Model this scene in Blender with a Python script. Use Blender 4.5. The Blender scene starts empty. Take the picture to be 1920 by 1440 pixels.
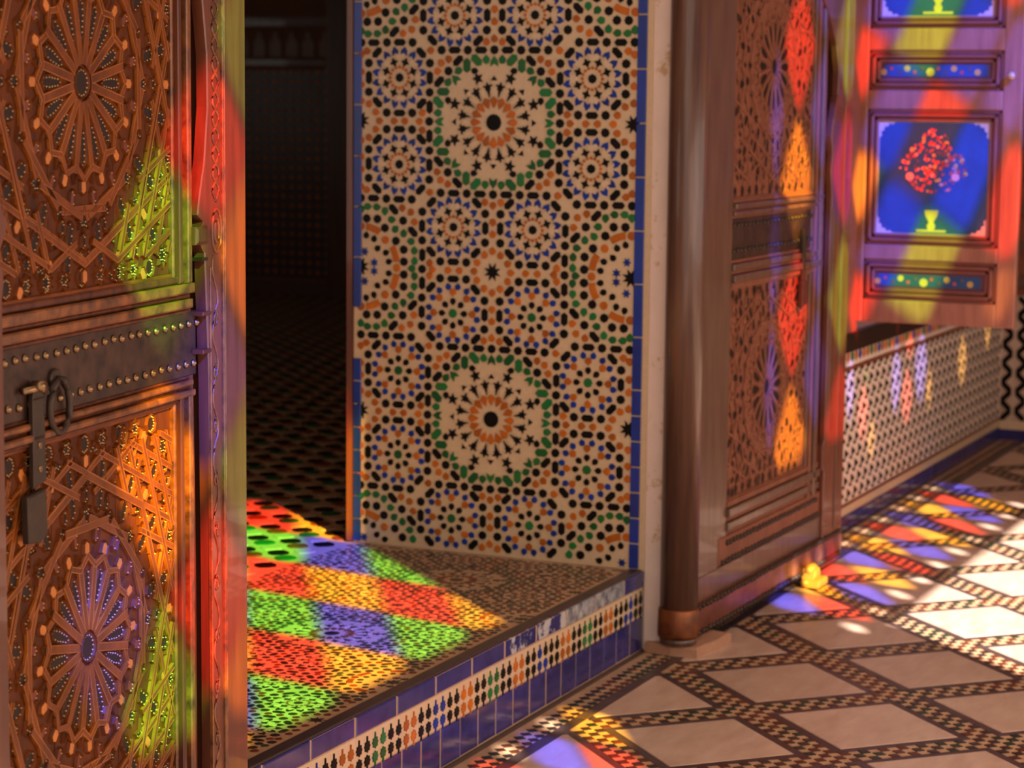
import bpy, bmesh, math, random
from mathutils import Matrix, Vector
from mathutils.geometry import delaunay_2d_cdt
random.seed(7)
R = math.radians
C = bpy.context.scene.collection
SC = bpy.context.scene

# ------------------------------------------------------------------ camera, sky, sun, exposure
# world axes: x along the doorway wall (away from the camera), y into that wall, z up
CAM = Vector((-6.13794, -2.34458, 1.61078))
YAW, PITCH, ROLL, FPX = 0.425091, 0.124779, 0.010432, 4249.72
cd = bpy.data.cameras.new('camera'); cam = bpy.data.objects.new('camera', cd); C.objects.link(cam)
fw = Vector((math.cos(YAW) * math.cos(PITCH), math.sin(YAW) * math.cos(PITCH), -math.sin(PITCH)))
rt = Vector((math.sin(YAW), -math.cos(YAW), 0)); up = rt.cross(fw)
r2 = rt * math.cos(ROLL) + up * math.sin(ROLL); u2 = up * math.cos(ROLL) - rt * math.sin(ROLL)
mm = Matrix((r2, u2, -fw)).transposed().to_4x4(); mm.translation = CAM
cam.matrix_world = mm
cd.sensor_fit = 'HORIZONTAL'; cd.sensor_width = 36.0; cd.lens = 36.0 * FPX / 1920.0
cd.clip_start = 0.05; cd.clip_end = 100
cd.dof.use_dof = True; cd.dof.focus_distance = 4.4; cd.dof.aperture_fstop = 5.6
SC.camera = cam

SUN = Vector((0.905, 1.0, -0.892)).normalized()
w = bpy.data.worlds.new('sky'); SC.world = w; w.use_nodes = True
bg = w.node_tree.nodes['Background']
bg.inputs['Color'].default_value = (1.0, 0.89, 0.76, 1); bg.inputs['Strength'].default_value = 1.3
sl = bpy.data.lights.new('sun', 'SUN'); sl.energy = 26.0; sl.angle = R(0.45); sl.color = (1.0, 0.96, 0.93)
so = bpy.data.objects.new('sun', sl); C.objects.link(so)
so.rotation_euler = SUN.to_track_quat('-Z', 'Y').to_euler(); so.location = (-6, -8, 8)

al = bpy.data.lights.new('hall_fill', 'AREA'); al.shape = 'RECTANGLE'; al.size = 7.0; al.size_y = 2.3; al.energy = 70.0; al.color = (1.0, 0.87, 0.78)  # added fill lamp at the opposite wall, standing in for daylight from open doors
ao = bpy.data.objects.new('hall_fill', al); C.objects.link(ao); ao.location = (-0.5, -3.5, 1.35); ao.rotation_euler = (R(90), 0, 0)

vs = SC.view_settings
vs.view_transform = 'Standard'; vs.look = 'None'; vs.gamma = 1.0; vs.use_curve_mapping = False
vs.exposure = 0.0

# ------------------------------------------------------------------ materials
def lin(c):
    return tuple(((x / 255 / 12.92) if x <= 10 else ((x / 255 + 0.055) / 1.055) ** 2.4) for x in c)

def mat(name, rgb, rough=0.5, var=0.25, scale=12.0, bump=0.0, metal=0.0, rgb2=None, stretch=(1, 1, 1), objvar=0.0,
        spec=0.5, coat=0.0, worn=None, wscale=40.0, wthr=0.66, bdist=0.002):
    m = bpy.data.materials.new(name); m.use_nodes = True
    nt = m.node_tree; N = nt.nodes; Lk = nt.links
    b = N['Principled BSDF']
    base = lin(rgb); second = lin(rgb2) if rgb2 else tuple(x * (1 - var) for x in base)
    geo = N.new('ShaderNodeNewGeometry'); mp = N.new('ShaderNodeMapping'); mp.inputs['Scale'].default_value = stretch
    Lk.new(geo.outputs['Position'], mp.inputs['Vector'])
    nz = N.new('ShaderNodeTexNoise'); nz.inputs['Scale'].default_value = scale; nz.inputs['Detail'].default_value = 6
    nz.inputs['Roughness'].default_value = 0.62
    Lk.new(mp.outputs['Vector'], nz.inputs['Vector'])
    rp = N.new('ShaderNodeValToRGB'); rp.color_ramp.elements[0].position = 0.33; rp.color_ramp.elements[1].position = 0.68
    rp.color_ramp.elements[0].color = (*second, 1); rp.color_ramp.elements[1].color = (*base, 1)
    Lk.new(nz.outputs['Fac'], rp.inputs['Fac'])
    col = rp.outputs['Color']
    if objvar:
        oi = N.new('ShaderNodeObjectInfo'); hs = N.new('ShaderNodeHueSaturation')
        mr = N.new('ShaderNodeMapRange'); mr.inputs['To Min'].default_value = 1 - objvar; mr.inputs['To Max'].default_value = 1 + objvar
        Lk.new(oi.outputs['Random'], mr.inputs['Value']); Lk.new(mr.outputs['Result'], hs.inputs['Value'])
        Lk.new(col, hs.inputs['Color']); col = hs.outputs['Color']
    if worn:
        n2 = N.new('ShaderNodeTexNoise'); n2.inputs['Scale'].default_value = wscale; n2.inputs['Detail'].default_value = 8
        n2.inputs['Roughness'].default_value = 0.7
        Lk.new(geo.outputs['Position'], n2.inputs['Vector'])
        r3 = N.new('ShaderNodeValToRGB'); r3.color_ramp.elements[0].position = wthr; r3.color_ramp.elements[1].position = wthr + 0.05
        Lk.new(n2.outputs['Fac'], r3.inputs['Fac'])
        mx = N.new('ShaderNodeMixRGB'); mx.inputs['Color2'].default_value = (*lin(worn), 1)
        Lk.new(r3.outputs['Color'], mx.inputs['Fac']); Lk.new(col, mx.inputs['Color1']); col = mx.outputs['Color']
    Lk.new(col, b.inputs['Base Color'])
    b.inputs['Roughness'].default_value = rough; b.inputs['Metallic'].default_value = metal
    b.inputs['Specular IOR Level'].default_value = spec
    b.inputs['Coat Weight'].default_value = coat
    if bump:
        bp = N.new('ShaderNodeBump'); bp.inputs['Strength'].default_value = bump; bp.inputs['Distance'].default_value = bdist
        Lk.new(nz.outputs['Fac'], bp.inputs['Height']); Lk.new(bp.outputs['Normal'], b.inputs['Normal'])
    return m

def glass(name, rgb):
    m = bpy.data.materials.new(name); m.use_nodes = True
    nt = m.node_tree; nt.nodes.clear()
    out = nt.nodes.new('ShaderNodeOutputMaterial'); t = nt.nodes.new('ShaderNodeBsdfTransparent'); g = nt.nodes.new('ShaderNodeBsdfGlossy')
    mx = nt.nodes.new('ShaderNodeMixShader'); mx.inputs[0].default_value = 0.04
    t.inputs['Color'].default_value = (*rgb, 1); g.inputs['Roughness'].default_value = 0.1
    nt.links.new(t.outputs[0], mx.inputs[1]); nt.links.new(g.outputs[0], mx.inputs[2]); nt.links.new(mx.outputs[0], out.inputs[0])
    return m

M = dict(
    cream=mat('cream_glaze', (208, 176, 140), 0.35, 0.12, 60, 0.05),
    dado_cream=mat('dado_cream_glaze', (230, 202, 180), 0.4, 0.1, 40, 0.05),
    black=mat('black_glaze', (20, 13, 10), 0.38, 0.3, 40, 0.05, objvar=0.3, spec=0.12, worn=(120, 85, 60), wscale=55, wthr=0.70),
    blue=mat('blue_glaze', (18, 50, 138), 0.32, 0.35, 30, 0.05, objvar=0.25, spec=0.2),
    orange=mat('orange_glaze', (184, 96, 24), 0.32, 0.25, 40, 0.05, objvar=0.25, spec=0.2),
    green=mat('green_glaze', (18, 96, 52), 0.32, 0.3, 30, 0.05, objvar=0.35, spec=0.2, rgb2=(40, 92, 34)),
    deep_green=mat('deep_green_glaze', (26, 46, 28), 0.35, 0.3, 40, 0.05, objvar=0.3), deep_brown=mat('deep_brown_glaze', (84, 42, 24), 0.35, 0.3, 40, 0.05, objvar=0.3),
    brown=mat('brown_glaze', (120, 56, 20), 0.35, 0.3, 40, 0.05, objvar=0.3),
    blue_tile=mat('blue_border_glaze', (56, 52, 112), 0.16, 0.4, 18, 0.12, objvar=0.12, worn=(170, 130, 100), wscale=70, wthr=0.71),
    white_tile=mat('worn_white_glaze', (176, 172, 168), 0.3, 0.5, 30, 0.2, rgb2=(58, 56, 76)),
    blue_strip=mat('blue_edge_glaze', (20, 48, 140), 0.3, 0.25, 18, 0.1, objvar=0.15),
    grout=mat('grout', (176, 138, 104), 0.8, 0.2, 80, 0.2),
    grout_dark=mat('floor_grout', (104, 78, 62), 0.8, 0.25, 60, 0.2),
    step_dark=mat('dull_dark_glaze', (56, 42, 34), 0.3, 0.35, 40, 0.1, objvar=0.3), step_green=mat('dull_green_glaze', (60, 62, 40), 0.3, 0.35, 40, 0.1, objvar=0.3),
    step_cream=mat('step_cream_glaze', (196, 154, 116), 0.4, 0.25, 20, 0.1),
    plaster=mat('plaster', (226, 198, 184), 0.85, 0.12, 5, 0.5, worn=(190, 150, 112), wscale=7, wthr=0.555, bdist=0.01),
    plaster_hall=mat('hall_plaster', (232, 214, 196), 0.9, 0.08, 4, 0.2),
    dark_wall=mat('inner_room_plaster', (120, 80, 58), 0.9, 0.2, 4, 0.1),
    marble=mat('marble', (200, 168, 146), 0.3, 0.1, 7, 0.04, rgb2=(178, 144, 122), stretch=(1, 3, 1), objvar=0.06, worn=(160, 124, 100), wscale=9, wthr=0.68),
    band=mat('slate_band', (74, 56, 54), 0.35, 0.3, 20, 0.1, objvar=0.2),
    wood=mat('carved_wood', (104, 48, 14), 0.45, 0.3, 3, 0.25, rgb2=(60, 27, 10), stretch=(6, 6, 1.2), spec=0.14),
    wood_strap=mat('carved_strap', (126, 62, 18), 0.38, 0.3, 4, 0.3, rgb2=(86, 40, 13), stretch=(4, 4, 2), spec=0.22),
    rim_wood=mat('inlay_rim', (124, 62, 20), 0.4, 0.3, 9, 0.2, rgb2=(84, 40, 14), spec=0.25),
    lit_edge=mat('lit_edge', (176, 100, 34), 0.34, 0.3, 9, 0.2, rgb2=(112, 54, 18), spec=0.4),  # bright colour paints the highlight along the strap edges
    wood_frame=mat('dark_door_frame', (104, 52, 30), 0.36, 0.3, 5, 0.25, rgb2=(58, 27, 17), stretch=(8, 8, 0.8), coat=0.12, spec=0.3),
    wood_edge=mat('worn_gold_moulding', (140, 80, 34), 0.36, 0.35, 9, 0.3, rgb2=(60, 30, 18), stretch=(3, 3, 3), coat=0.1),
    stile=mat('stile_wood', (112, 58, 36), 0.36, 0.3, 4, 0.2, rgb2=(82, 40, 25), stretch=(8, 8, 0.6), coat=0.3),
    inlay=mat('dark_inlay', (44, 24, 14), 0.5, 0.3, 60, 0.4, spec=0.2),
    inlay_green=mat('green_inlay', (50, 44, 14), 0.5, 0.3, 60, 0.3, spec=0.2),
    inlay_red=mat('red_inlay', (112, 38, 22), 0.5, 0.3, 60, 0.3),
    button=mat('amber_button', (196, 110, 34), 0.4, 0.3, 60, 0.3),
    bead=mat('pale_bead', (230, 180, 120), 0.4, 0.2, 60),
    iron=mat('iron_band', (84, 56, 42), 0.42, 0.35, 30, 0.3, metal=0.55, rgb2=(48, 32, 26)),
    stud=mat('brass_stud', (150, 118, 84), 0.3, 0.3, 60, 0.2, metal=0.9),
    hasp=mat('dark_iron', (66, 48, 36), 0.5, 0.3, 40, 0.3, metal=0.5),
    wood2=mat('dull_carved_wood', (128, 76, 52), 0.55, 0.25, 5, 0.25, rgb2=(108, 60, 42), stretch=(6, 6, 1.2), spec=0.25),
    wood2_strap=mat('dull_carved_strap', (130, 77, 52), 0.55, 0.25, 7, 0.3, rgb2=(110, 62, 42), stretch=(4, 4, 2), spec=0.25),
    wood2_frame=mat('grey_door_frame', (104, 72, 54), 0.36, 0.3, 5, 0.25, rgb2=(80, 50, 36), stretch=(8, 8, 0.8), coat=0.2),
    inlay2=mat('dull_inlay', (46, 27, 20), 0.6, 0.3, 60, 0.3, spec=0.1),
    post=mat('post_wood', (104, 70, 54), 0.35, 0.35, 5, 0.3, rgb2=(70, 44, 34), stretch=(10, 10, 0.5), coat=0.25),
    copper=mat('copper_sleeve', (138, 74, 30), 0.4, 0.4, 25, 0.4, metal=0.5, rgb2=(84, 42, 22)),
    plate=mat('copper_kick_plate', (150, 92, 72), 0.35, 0.3, 18, 0.35, metal=0.6, rgb2=(110, 62, 48)),
    bolt=mat('worn_brass', (190, 150, 100), 0.4, 0.2, 30, 0.3, metal=0.3),
    stone=mat('pivot_stone', (176, 128, 98), 0.85, 0.2, 25, 0.6, bdist=0.006),
    shutter=mat('shutter_wood', (150, 92, 72), 0.42, 0.25, 5, 0.15, rgb2=(128, 74, 58), stretch=(8, 8, 0.8)),
    shutter_mould=mat('shutter_moulding', (120, 60, 48), 0.4, 0.25, 8, 0.1),
    paint_blue=mat('blue_paint', (26, 60, 104), 0.45, 0.25, 14, 0.1),
    paint_cream=mat('faded_cream_paint', (190, 160, 150), 0.5, 0.15, 20, 0.1),
    paint_red=mat('red_paint', (176, 60, 52), 0.5, 0.2, 30), paint_pink=mat('pink_paint', (206, 130, 120), 0.5, 0.2, 30),
    paint_leaf=mat('leaf_paint', (86, 60, 60), 0.5, 0.3, 30), paint_yellow=mat('yellow_paint', (180, 134, 66), 0.5, 0.2, 30),
    paint_dark=mat('maroon_paint', (84, 40, 56), 0.5, 0.2, 20),
    lead=mat('window_lattice_wood', (90, 60, 40), 0.7, 0.3, 10),
)
GL = dict(R=glass('red_glass', (0.66, 0.045, 0.025)), G=glass('green_glass', (0.12, 0.74, 0.06)), B=glass('blue_glass', (0.035, 0.075, 1.0)),
          Y=glass('yellow_glass', (0.92, 0.58, 0.03)), W=glass('clear_glass', (0.98, 0.98, 0.98)),
          L=glass('lime_glass', (0.27, 0.82, 0.04)),
          P=glass('pale_pink_glass', (0.34, 0.07, 0.06)), b=glass('pale_blue_glass', (0.11, 0.11, 0.42)), y=glass('pale_amber_glass', (0.26, 0.16, 0.04)))

# ------------------------------------------------------------------ helpers
def frame(o, ux, vx, wx):
    m = Matrix((Vector(ux), Vector(vx), Vector(wx))).transposed().to_4x4(); m.translation = Vector(o); return m
FACE = frame((0, 0, 0), (1, 0, 0), (0, 0, 1), (0, -1, 0))       # (u, v, w) on a face that looks to -y
JAMB = frame((0, 0, 0), (0, -1, 0), (0, 0, 1), (-1, 0, 0))      # looks to -x
FLAT = Matrix.Identity(4)

class MB:
    def __init__(s): s.v = []; s.f = []; s.mi = []; s.sm = []
    def add(s, vs, fs, mi=0, m=None, smooth=False):
        o = len(s.v)
        s.v += [(m @ Vector(p)) if m else Vector(p) for p in vs]
        s.f += [tuple(i + o for i in f) for f in fs]; s.mi += [mi] * len(fs); s.sm += [smooth] * len(fs)
    def slab(s, poly, w0, w1, bev=0.0, m=None, mi=0):
        """prism of a 2D outline (counter-clockwise) between heights w0 and w1, its top edge chamfered by bev"""
        n = len(poly)
        if sum(poly[i][0] * poly[(i + 1) % n][1] - poly[(i + 1) % n][0] * poly[i][1] for i in range(n)) < 0: poly = poly[::-1]
        vs = [(x, y, w0) for x, y in poly]
        wt = w1 - bev * 0.7 if bev else w1
        vs += [(x, y, wt) for x, y in poly]
        fs = [(i, (i + 1) % n, n + (i + 1) % n, n + i) for i in range(n)]
        top = n
        if bev:
            ins = inset(poly, bev); vs += [(x, y, w1) for x, y in ins]
            fs += [(n + i, n + (i + 1) % n, 2 * n + (i + 1) % n, 2 * n + i) for i in range(n)]; top = 2 * n
        fs.append(tuple(range(top, top + n))); fs.append(tuple(range(n - 1, -1, -1)))
        s.add(vs, fs, mi, m)
    def box(s, x0, x1, y0, y1, z0, z1, m=None, mi=0, bev=0.0):
        s.slab([(x0, y0), (x1, y0), (x1, y1), (x0, y1)], z0, z1, bev, m, mi)
    def lathe(s, prof, n=20, m=None, mi=0):
        vs = [(r * math.cos(2 * math.pi * k / n), r * math.sin(2 * math.pi * k / n), z) for r, z in prof for k in range(n)]
        fs = [(a * n + k, a * n + (k + 1) % n, (a + 1) * n + (k + 1) % n, (a + 1) * n + k) for a in range(len(prof) - 1) for k in range(n)]
        fs += [tuple(range(n - 1, -1, -1)), tuple(range((len(prof) - 1) * n, len(prof) * n))]
        s.add(vs, fs, mi, m, True)
    def tube(s, pts, r, n=8, m=None, mi=0, closed=False):
        P = [Vector(p) for p in pts]; k = len(P); vs = []; fs = []
        for i in range(k):
            a = P[(i - 1) % k] if (closed or i) else P[0]; b = P[(i + 1) % k] if (closed or i < k - 1) else P[-1]
            t = (b - a).normalized(); x = t.orthogonal().normalized() if abs(t.z) > 0.9 else t.cross(Vector((0, 0, 1))).normalized(); y = t.cross(x)
            rr = r[i] if isinstance(r, (list, tuple)) else r
            vs += [P[i] + (x * math.cos(2 * math.pi * j / n) + y * math.sin(2 * math.pi * j / n)) * rr for j in range(n)]
        for i in range(k if closed else k - 1):
            q = (i + 1) % k
            fs += [(i * n + j, i * n + (j + 1) % n, q * n + (j + 1) % n, q * n + j) for j in range(n)]
        if not closed: fs += [tuple(range(n - 1, -1, -1)), tuple(range((k - 1) * n, k * n))]
        s.add(vs, fs, mi, m, True)
    def mesh(s, name, mats):
        me = bpy.data.meshes.new(name); me.from_pydata(s.v, [], s.f)
        for m in (mats if isinstance(mats, (list, tuple)) else [mats]): me.materials.append(m)
        me.polygons.foreach_set('material_index', s.mi); me.polygons.foreach_set('use_smooth', s.sm)
        me.update(); return me
    def build(s, name, mats, parent=None, **tags):
        o = bpy.data.objects.new(name, s.mesh(name, mats)); C.objects.link(o)
        if parent: o.parent = parent
        for k, v in tags.items(): o[k] = v
        return o

def inset(poly, d):
    n = len(poly); out = []
    for i in range(n):
        p0, p1, p2 = Vector(poly[i - 1]), Vector(poly[i]), Vector(poly[(i + 1) % n])
        e1 = (p1 - p0).normalized(); e2 = (p2 - p1).normalized()
        n1 = Vector((-e1.y, e1.x)); n2 = Vector((-e2.y, e2.x)); k = 1 + n1.dot(n2)
        q = (n1 + n2) * (d / max(k, 0.5)); out.append((p1.x + q.x, p1.y + q.y))
    return out

def empty(name, loc=(0, 0, 0), rz=0.0, **tags):
    o = bpy.data.objects.new(name, None); C.objects.link(o); o.location = loc; o.rotation_euler = (0, 0, rz); o.empty_display_size = 0.1
    for k, v in tags.items(): o[k] = v
    return o

def piece_mesh(name, poly, h, bev, material):
    b = MB(); b.slab(poly, -0.002, h, bev); return b.mesh(name, material)

def scatter(name, mesh, mats4, parent, world=None, limit=300):
    """the pieces nearest the camera are objects of their own, whatever lies past the limit is one part"""
    pw = world or Matrix.Identity(4)
    ms = sorted(mats4, key=lambda m: ((pw @ m).translation - CAM).length)
    for m in ms[:limit]:
        o = bpy.data.objects.new(name, mesh); C.objects.link(o); o.parent = parent; o.matrix_local = m
    rest = ms[limit:]
    if rest:
        b = MB(); vs = [v.co.copy() for v in mesh.vertices]; fs = [tuple(p.vertices) for p in mesh.polygons]
        for m in rest: b.add(vs, fs, 0, m)
        b.build(name + '_field', list(mesh.materials), parent, kind='stuff')

# outlines, their axis along +v
def ring(n, r, a0=0.0): return [(r * math.sin(a0 + 2 * math.pi * k / n), r * math.cos(a0 + 2 * math.pi * k / n)) for k in range(n)]
def star(n, r, q, a0=0.0): return [((r if k % 2 == 0 else r * q) * math.sin(a0 + math.pi * k / n), (r if k % 2 == 0 else r * q) * math.cos(a0 + math.pi * k / n)) for k in range(2 * n)]
def hexq(l, w): return [(0, l), (w, l * 0.62), (w, -l * 0.62), (0, -l), (-w, -l * 0.62), (-w, l * 0.62)]
def kite(l, w): return [(0, l), (w * 0.85, l * 0.35), (w, -l * 0.1), (w * 0.7, -l * 0.75), (0, -l * 0.95), (-w * 0.7, -l * 0.75), (-w, -l * 0.1), (-w * 0.85, l * 0.35)]
def dart(l, w): return [(0, l), (w * 0.9, l * 0.1), (w, -l * 0.9), (0, -l * 0.35), (-w, -l * 0.9), (-w * 0.9, l * 0.1)]
def arcband(r0, r1, a0, a1, n=6):
    out = [(r1 * math.sin(a0 + (a1 - a0) * k / n), r1 * math.cos(a0 + (a1 - a0) * k / n)) for k in range(n + 1)]
    return out + [(r0 * math.sin(a1 + (a0 - a1) * k / n), r0 * math.cos(a1 + (a0 - a1) * k / n)) for k in range(n + 1)]

# ------------------------------------------------------------------ the star pattern (one eighth of the repeat, unit = one repeat; a right, b down)
PAT = [('K', 0, .2401, 0), ('K', .0976, .2390, 0), ('K', .1953, .2390, 0), ('K', .1693, .1693, 0), ('K', .0282, .3049, 0), ('K', .0282, .4020, 0),
 ('K', .0976, .4712, 0), ('K', .1953, .4712, 0), ('K', .2644, .4020, 0), ('K', .2644, .3049, 0), ('K', .3377, .3377, 0), ('K', .2640, .5, 0),
 ('k', .3647, .4076, 0), ('k', .3349, .4366, 0), ('k', .334, .4778, 0),
 ('H', .0488, .2392, 'h'), ('H', .1464, .239, 'h'), ('H', .1337, .2039, '/'), ('H', .0600, .2700, '/'), ('H', .2298, .2717, 'b'),
 ('H', .0275, .3535, 'v'), ('H', .0628, .4380, 'b'), ('H', .1464, .4709, 'h'), ('H', .2306, .4395, '/'), ('H', .265, .3535, 'v'),
 ('H', .2638, .4520, 'v'), ('H', .3003, .3742, '/'),
 ('G', .1005, .1882, 'v'), ('G', .065, .2062, 'b'),
 ('g', .0295, .2085, (0, 1)), ('g', .1327, .1703, (1, -.6)), ('g', .3353, .3805, (0, -1)), ('g', .3669, .3669, (-1, -1)),
 ('g', .3074, .4076, (1, 0)), ('g', .294, .438, (0, -1)), ('g', .293, .4735, (0, -1)), ('g', .3041, .5, (1, 0)),
 ('d', 0, .2019, (0, 1)), ('d', .142, .142, (1, 1)), ('q', .0713, .1704, (-1, 0)),
 ('o', .1686, .2084, (0, -1)), ('o', .1965, .1965, (1, 1)), ('o', .2370, .2379, (1, 0)), ('o', 0, .2775, (0, 1)), ('o', .0291, .2670, (0, 1)),
 ('o', 0, .3336, (0, 1)), ('o', 0, .3729, (0, -1)), ('o', 0, .4289, (0, -1)), ('o', .0294, .4429, (0, -1)), ('o', .0576, .4701, (1, -.5)),
 ('o', .0687, .5, (1, 0)), ('o', .1239, .5, (1, 0)), ('o', .1648, .5, (-1, 0)), ('o', .2243, .5, (-1, 0)), ('o', .2358, .4773, (0, -1)),
 ('o', .3085, .3085, (1, 1)), ('o', .2952, .3407, (1, 0)), ('O', .3613, .5, 0), ('O', .4059, .4059, 0), ('C', .3681, .4524, 0),
 ('b', .4488, .4852, 0), ('q', .4028, .4493, (-1, -.3)), ('q', .3914, .4796, (-1, -.2)), ('q', .4351, .4351, (-1, -1))]
S22 = [k * math.pi / 8 for k in range(16)]
def pol(cx, cy, r, t): return cx + r * math.sin(t), cy + r * math.cos(t)
BASE = []
for k, a, b, d in PAT:
    if d == 'h': th = math.pi / 2
    elif d == 'v': th = 0
    elif d == '/': th = math.pi / 4
    elif d == 'b': th = -math.pi / 4
    elif d == 0: th = 0
    else: th = math.atan2(d[0], -d[1])
    if k == 'C': th = math.atan2(a - .5, -(b - .5))
    BASE.append((k, a, b, th))
for th in S22:                                   # sixteen-fold medallion round (0, 0)
    BASE.append(('e', *pol(0, 0, .070, th), th)); BASE.append(('s', *pol(0, 0, .119, th + math.pi / 16), th + math.pi / 16))
for k in range(8):
    BASE.append(('z', *pol(0, 0, .157, k * math.pi / 4 + math.pi / 8), k * math.pi / 4 + math.pi / 8))
    BASE.append(('t', *pol(0, 0, .146, k * math.pi / 4), k * math.pi / 4))
BASE += [('A', 0, 0, 0), ('c', 0, .5, 0), ('X', .5, .5, 0)]
SAT = (.14645, .35355)
SU = [('K', *SAT, 0)] + [('m', *pol(*SAT, .0365, th), th) for th in S22] + [('x', *pol(*SAT, .055, math.pi / 8 + k * math.pi / 4), math.pi / 8 + k * math.pi / 4) for k in range(8)]
SU += [('u', *pol(*SAT, .0905, th + math.pi / 16), th + math.pi / 16) for th in S22]
SV = [('j', *SAT, 0)] + [('q', *pol(*SAT, .0405, k * math.pi / 4), k * math.pi / 4 + math.pi) for k in range(8)] + [('o', *pol(*SAT, .0717, k * math.pi / 4), k * math.pi / 4 + math.pi) for k in range(8)]
SV += [('v', *pol(*SAT, .093, th + math.pi / 16), th + math.pi / 16) for th in S22]
def sym8(lst):
    """all eight mirror images; th runs from up (-b) clockwise, so mirrors act on it as on the direction vector"""
    out = {}
    for k, a, b, th in lst:
        dx, dy = math.sin(th), -math.cos(th)
        for sw in (0, 1):
            for sa in (1, -1):
                for sb in (1, -1):
                    A, B, X, Y = (a, b, dx, dy) if not sw else (b, a, dy, dx)
                    A *= sa; X *= sa; B *= sb; Y *= sb
                    out.setdefault((k, round(A, 3), round(B, 3)), (k, A, B, math.atan2(X, -Y)))
    return list(out.values())
BASE8 = sym8([(k, a, b, math.atan2(a, -b) if k in 'est' or k == 'z' else th) for k, a, b, th in BASE])
def satfix(lst): return [(k, a, b, math.atan2(a - SAT[0], -(b - SAT[1])) + (math.pi if k in 'qo' else 0)) for k, a, b, th in lst]
SU8, SV8 = sym8(satfix(SU)), sym8(satfix(SV))
crv = arcband(.105, .128, -.235, .235)
SHAPE = {   # kind: (name, material, outline in repeats)
 'K': ('black_octagon_tile', 'black', star(8, .0158, .86)), 'k': ('black_octagon_tile', 'black', star(8, .0158, .86)),
 'H': ('black_hexagon_tile', 'black', hexq(.0232, .0114)), 'G': ('green_hexagon_tile', 'green', hexq(.0245, .0130)),
 'g': ('green_kite_tile', 'green', kite(.0155, .0128)), 'd': ('green_dart_tile', 'green', dart(.0185, .0140)),
 'q': ('black_kite_tile', 'black', kite(.0130, .0108)), 'o': ('orange_kite_tile', 'orange', kite(.0140, .0125)),
 'O': ('orange_disc_tile', 'orange', ring(12, .0140)), 'C': ('orange_crescent_tile', 'orange', [(x, y - .1165) for x, y in crv]),
 'b': ('blue_star_tile', 'blue', star(6, .0160, .5)), 'e': ('orange_dart_tile', 'orange', [(0, .0165), (.0138, .0050), (.0070, -.0120), (0, -.0230), (-.0070, -.0120), (-.0138, .0050)]),
 's': ('black_spike_tile', 'black', [(0, .0175), (.0052, .0058), (.0185, .0065), (.0085, -.0035), (.0110, -.0100), (.0052, -.0110), (0, -.036), (-.0052, -.0110), (-.0110, -.0100), (-.0085, -.0035), (-.0185, .0065), (-.0052, .0058)]),
 'z': ('black_star_tile', 'black', star(5, .0215, .45)), 't': ('black_triangle_tile', 'black', [(0, .009), (.011, -.007), (-.011, -.007)]),
 'A': ('black_hub_tile', 'black', star(16, .0285, .90)), 'c': ('large_black_star_tile', 'black', star(8, .0320, .48, math.pi / 8)), 'X': ('large_black_star_tile', 'black', star(8, .0320, .48, math.pi / 8)),
 'm': ('small_orange_tile', 'orange', [(0, .0060), (.0062, -.002), (0, -.0068), (-.0062, -.002)]), 'x': ('small_black_star_tile', 'black', star(4, .0170, .48)),
 'u': ('blue_dart_tile', 'blue', dart(.0155, .0125)), 'j': ('green_octagon_tile', 'green', star(8, .0165, .86)),
 'v': ('blue_kite_tile', 'blue', kite(.0125, .0108)),
}
# white pieces that show as pieces of their own among the dark ones
WHITE = [('w', *pol(0, 0, .1005, th), th) for th in S22] + [('W', *pol(0, 0, .132, th), th) for th in S22]
SHAPE['w'] = ('cream_petal_tile', 'cream', [(-.0135, .017), (0, .020), (.0135, .017), (.0080, -.012), (0, -.016), (-.0080, -.012)])
SHAPE['W'] = ('cream_shield_tile', 'cream', [(0, .0125), (.0105, .006), (.0095, -.006), (0, -.012), (-.0095, -.006), (-.0105, .006)])
BASE8 += [(k, a, -b, math.atan2(a, b)) for k, a, b, th in WHITE]
SUW = satfix([('f', *pol(*SAT, .0715, k * math.pi / 4), 0) for k in range(8)])
SHAPE['f'] = ('cream_octagon_tile', 'cream', ring(8, .0170, math.pi / 8))
SU8 += sym8(SUW)

def zellige(parent, P, ca, cb, a0, a1, b0, b1, fr, h, scale_name='', recolour=None, limit=300, sat=lambda j: SU8):
    """lay the repeat over a0..a1, b0..b1 (metres, b down) with a medallion at (ca, cb)"""
    got = {}; mg = 0.012 * P
    for i in range(int(math.floor((a0 - ca) / P)) - 1, int(math.ceil((a1 - ca) / P)) + 2):
        for j in range(int(math.floor((b0 - cb) / P)) - 1, int(math.ceil((b1 - cb) / P)) + 2):
            for k, a, b, th in BASE8 + sat(j):
                A = ca + (a + i) * P; B = cb + (b + j) * P
                if not (a0 + mg < A < a1 - mg and b0 + mg < B < b1 - mg): continue
                key = (round(A / P, 2), round(B / P, 2), SHAPE[k][0])
                got.setdefault(key, (k, A, B, th))
    by = {}
    for k, A, B, th in got.values():
        by.setdefault(k, []).append(fr @ Matrix.Translation((A, -B, 0)) @ Matrix.Rotation(-th, 4, 'Z'))
    merged = {}
    for k, ms in by.items():
        nm, mt, poly = SHAPE[k]
        if recolour: mt = recolour.get(mt, mt)
        me = piece_mesh(nm, [(x * P, y * P) for x, y in poly], h * (0.7 if mt.endswith('cream') else 1), 0.0016 * P, M[mt])
        scatter(nm, me, ms, parent, None, limit)
    return len(got)

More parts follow.
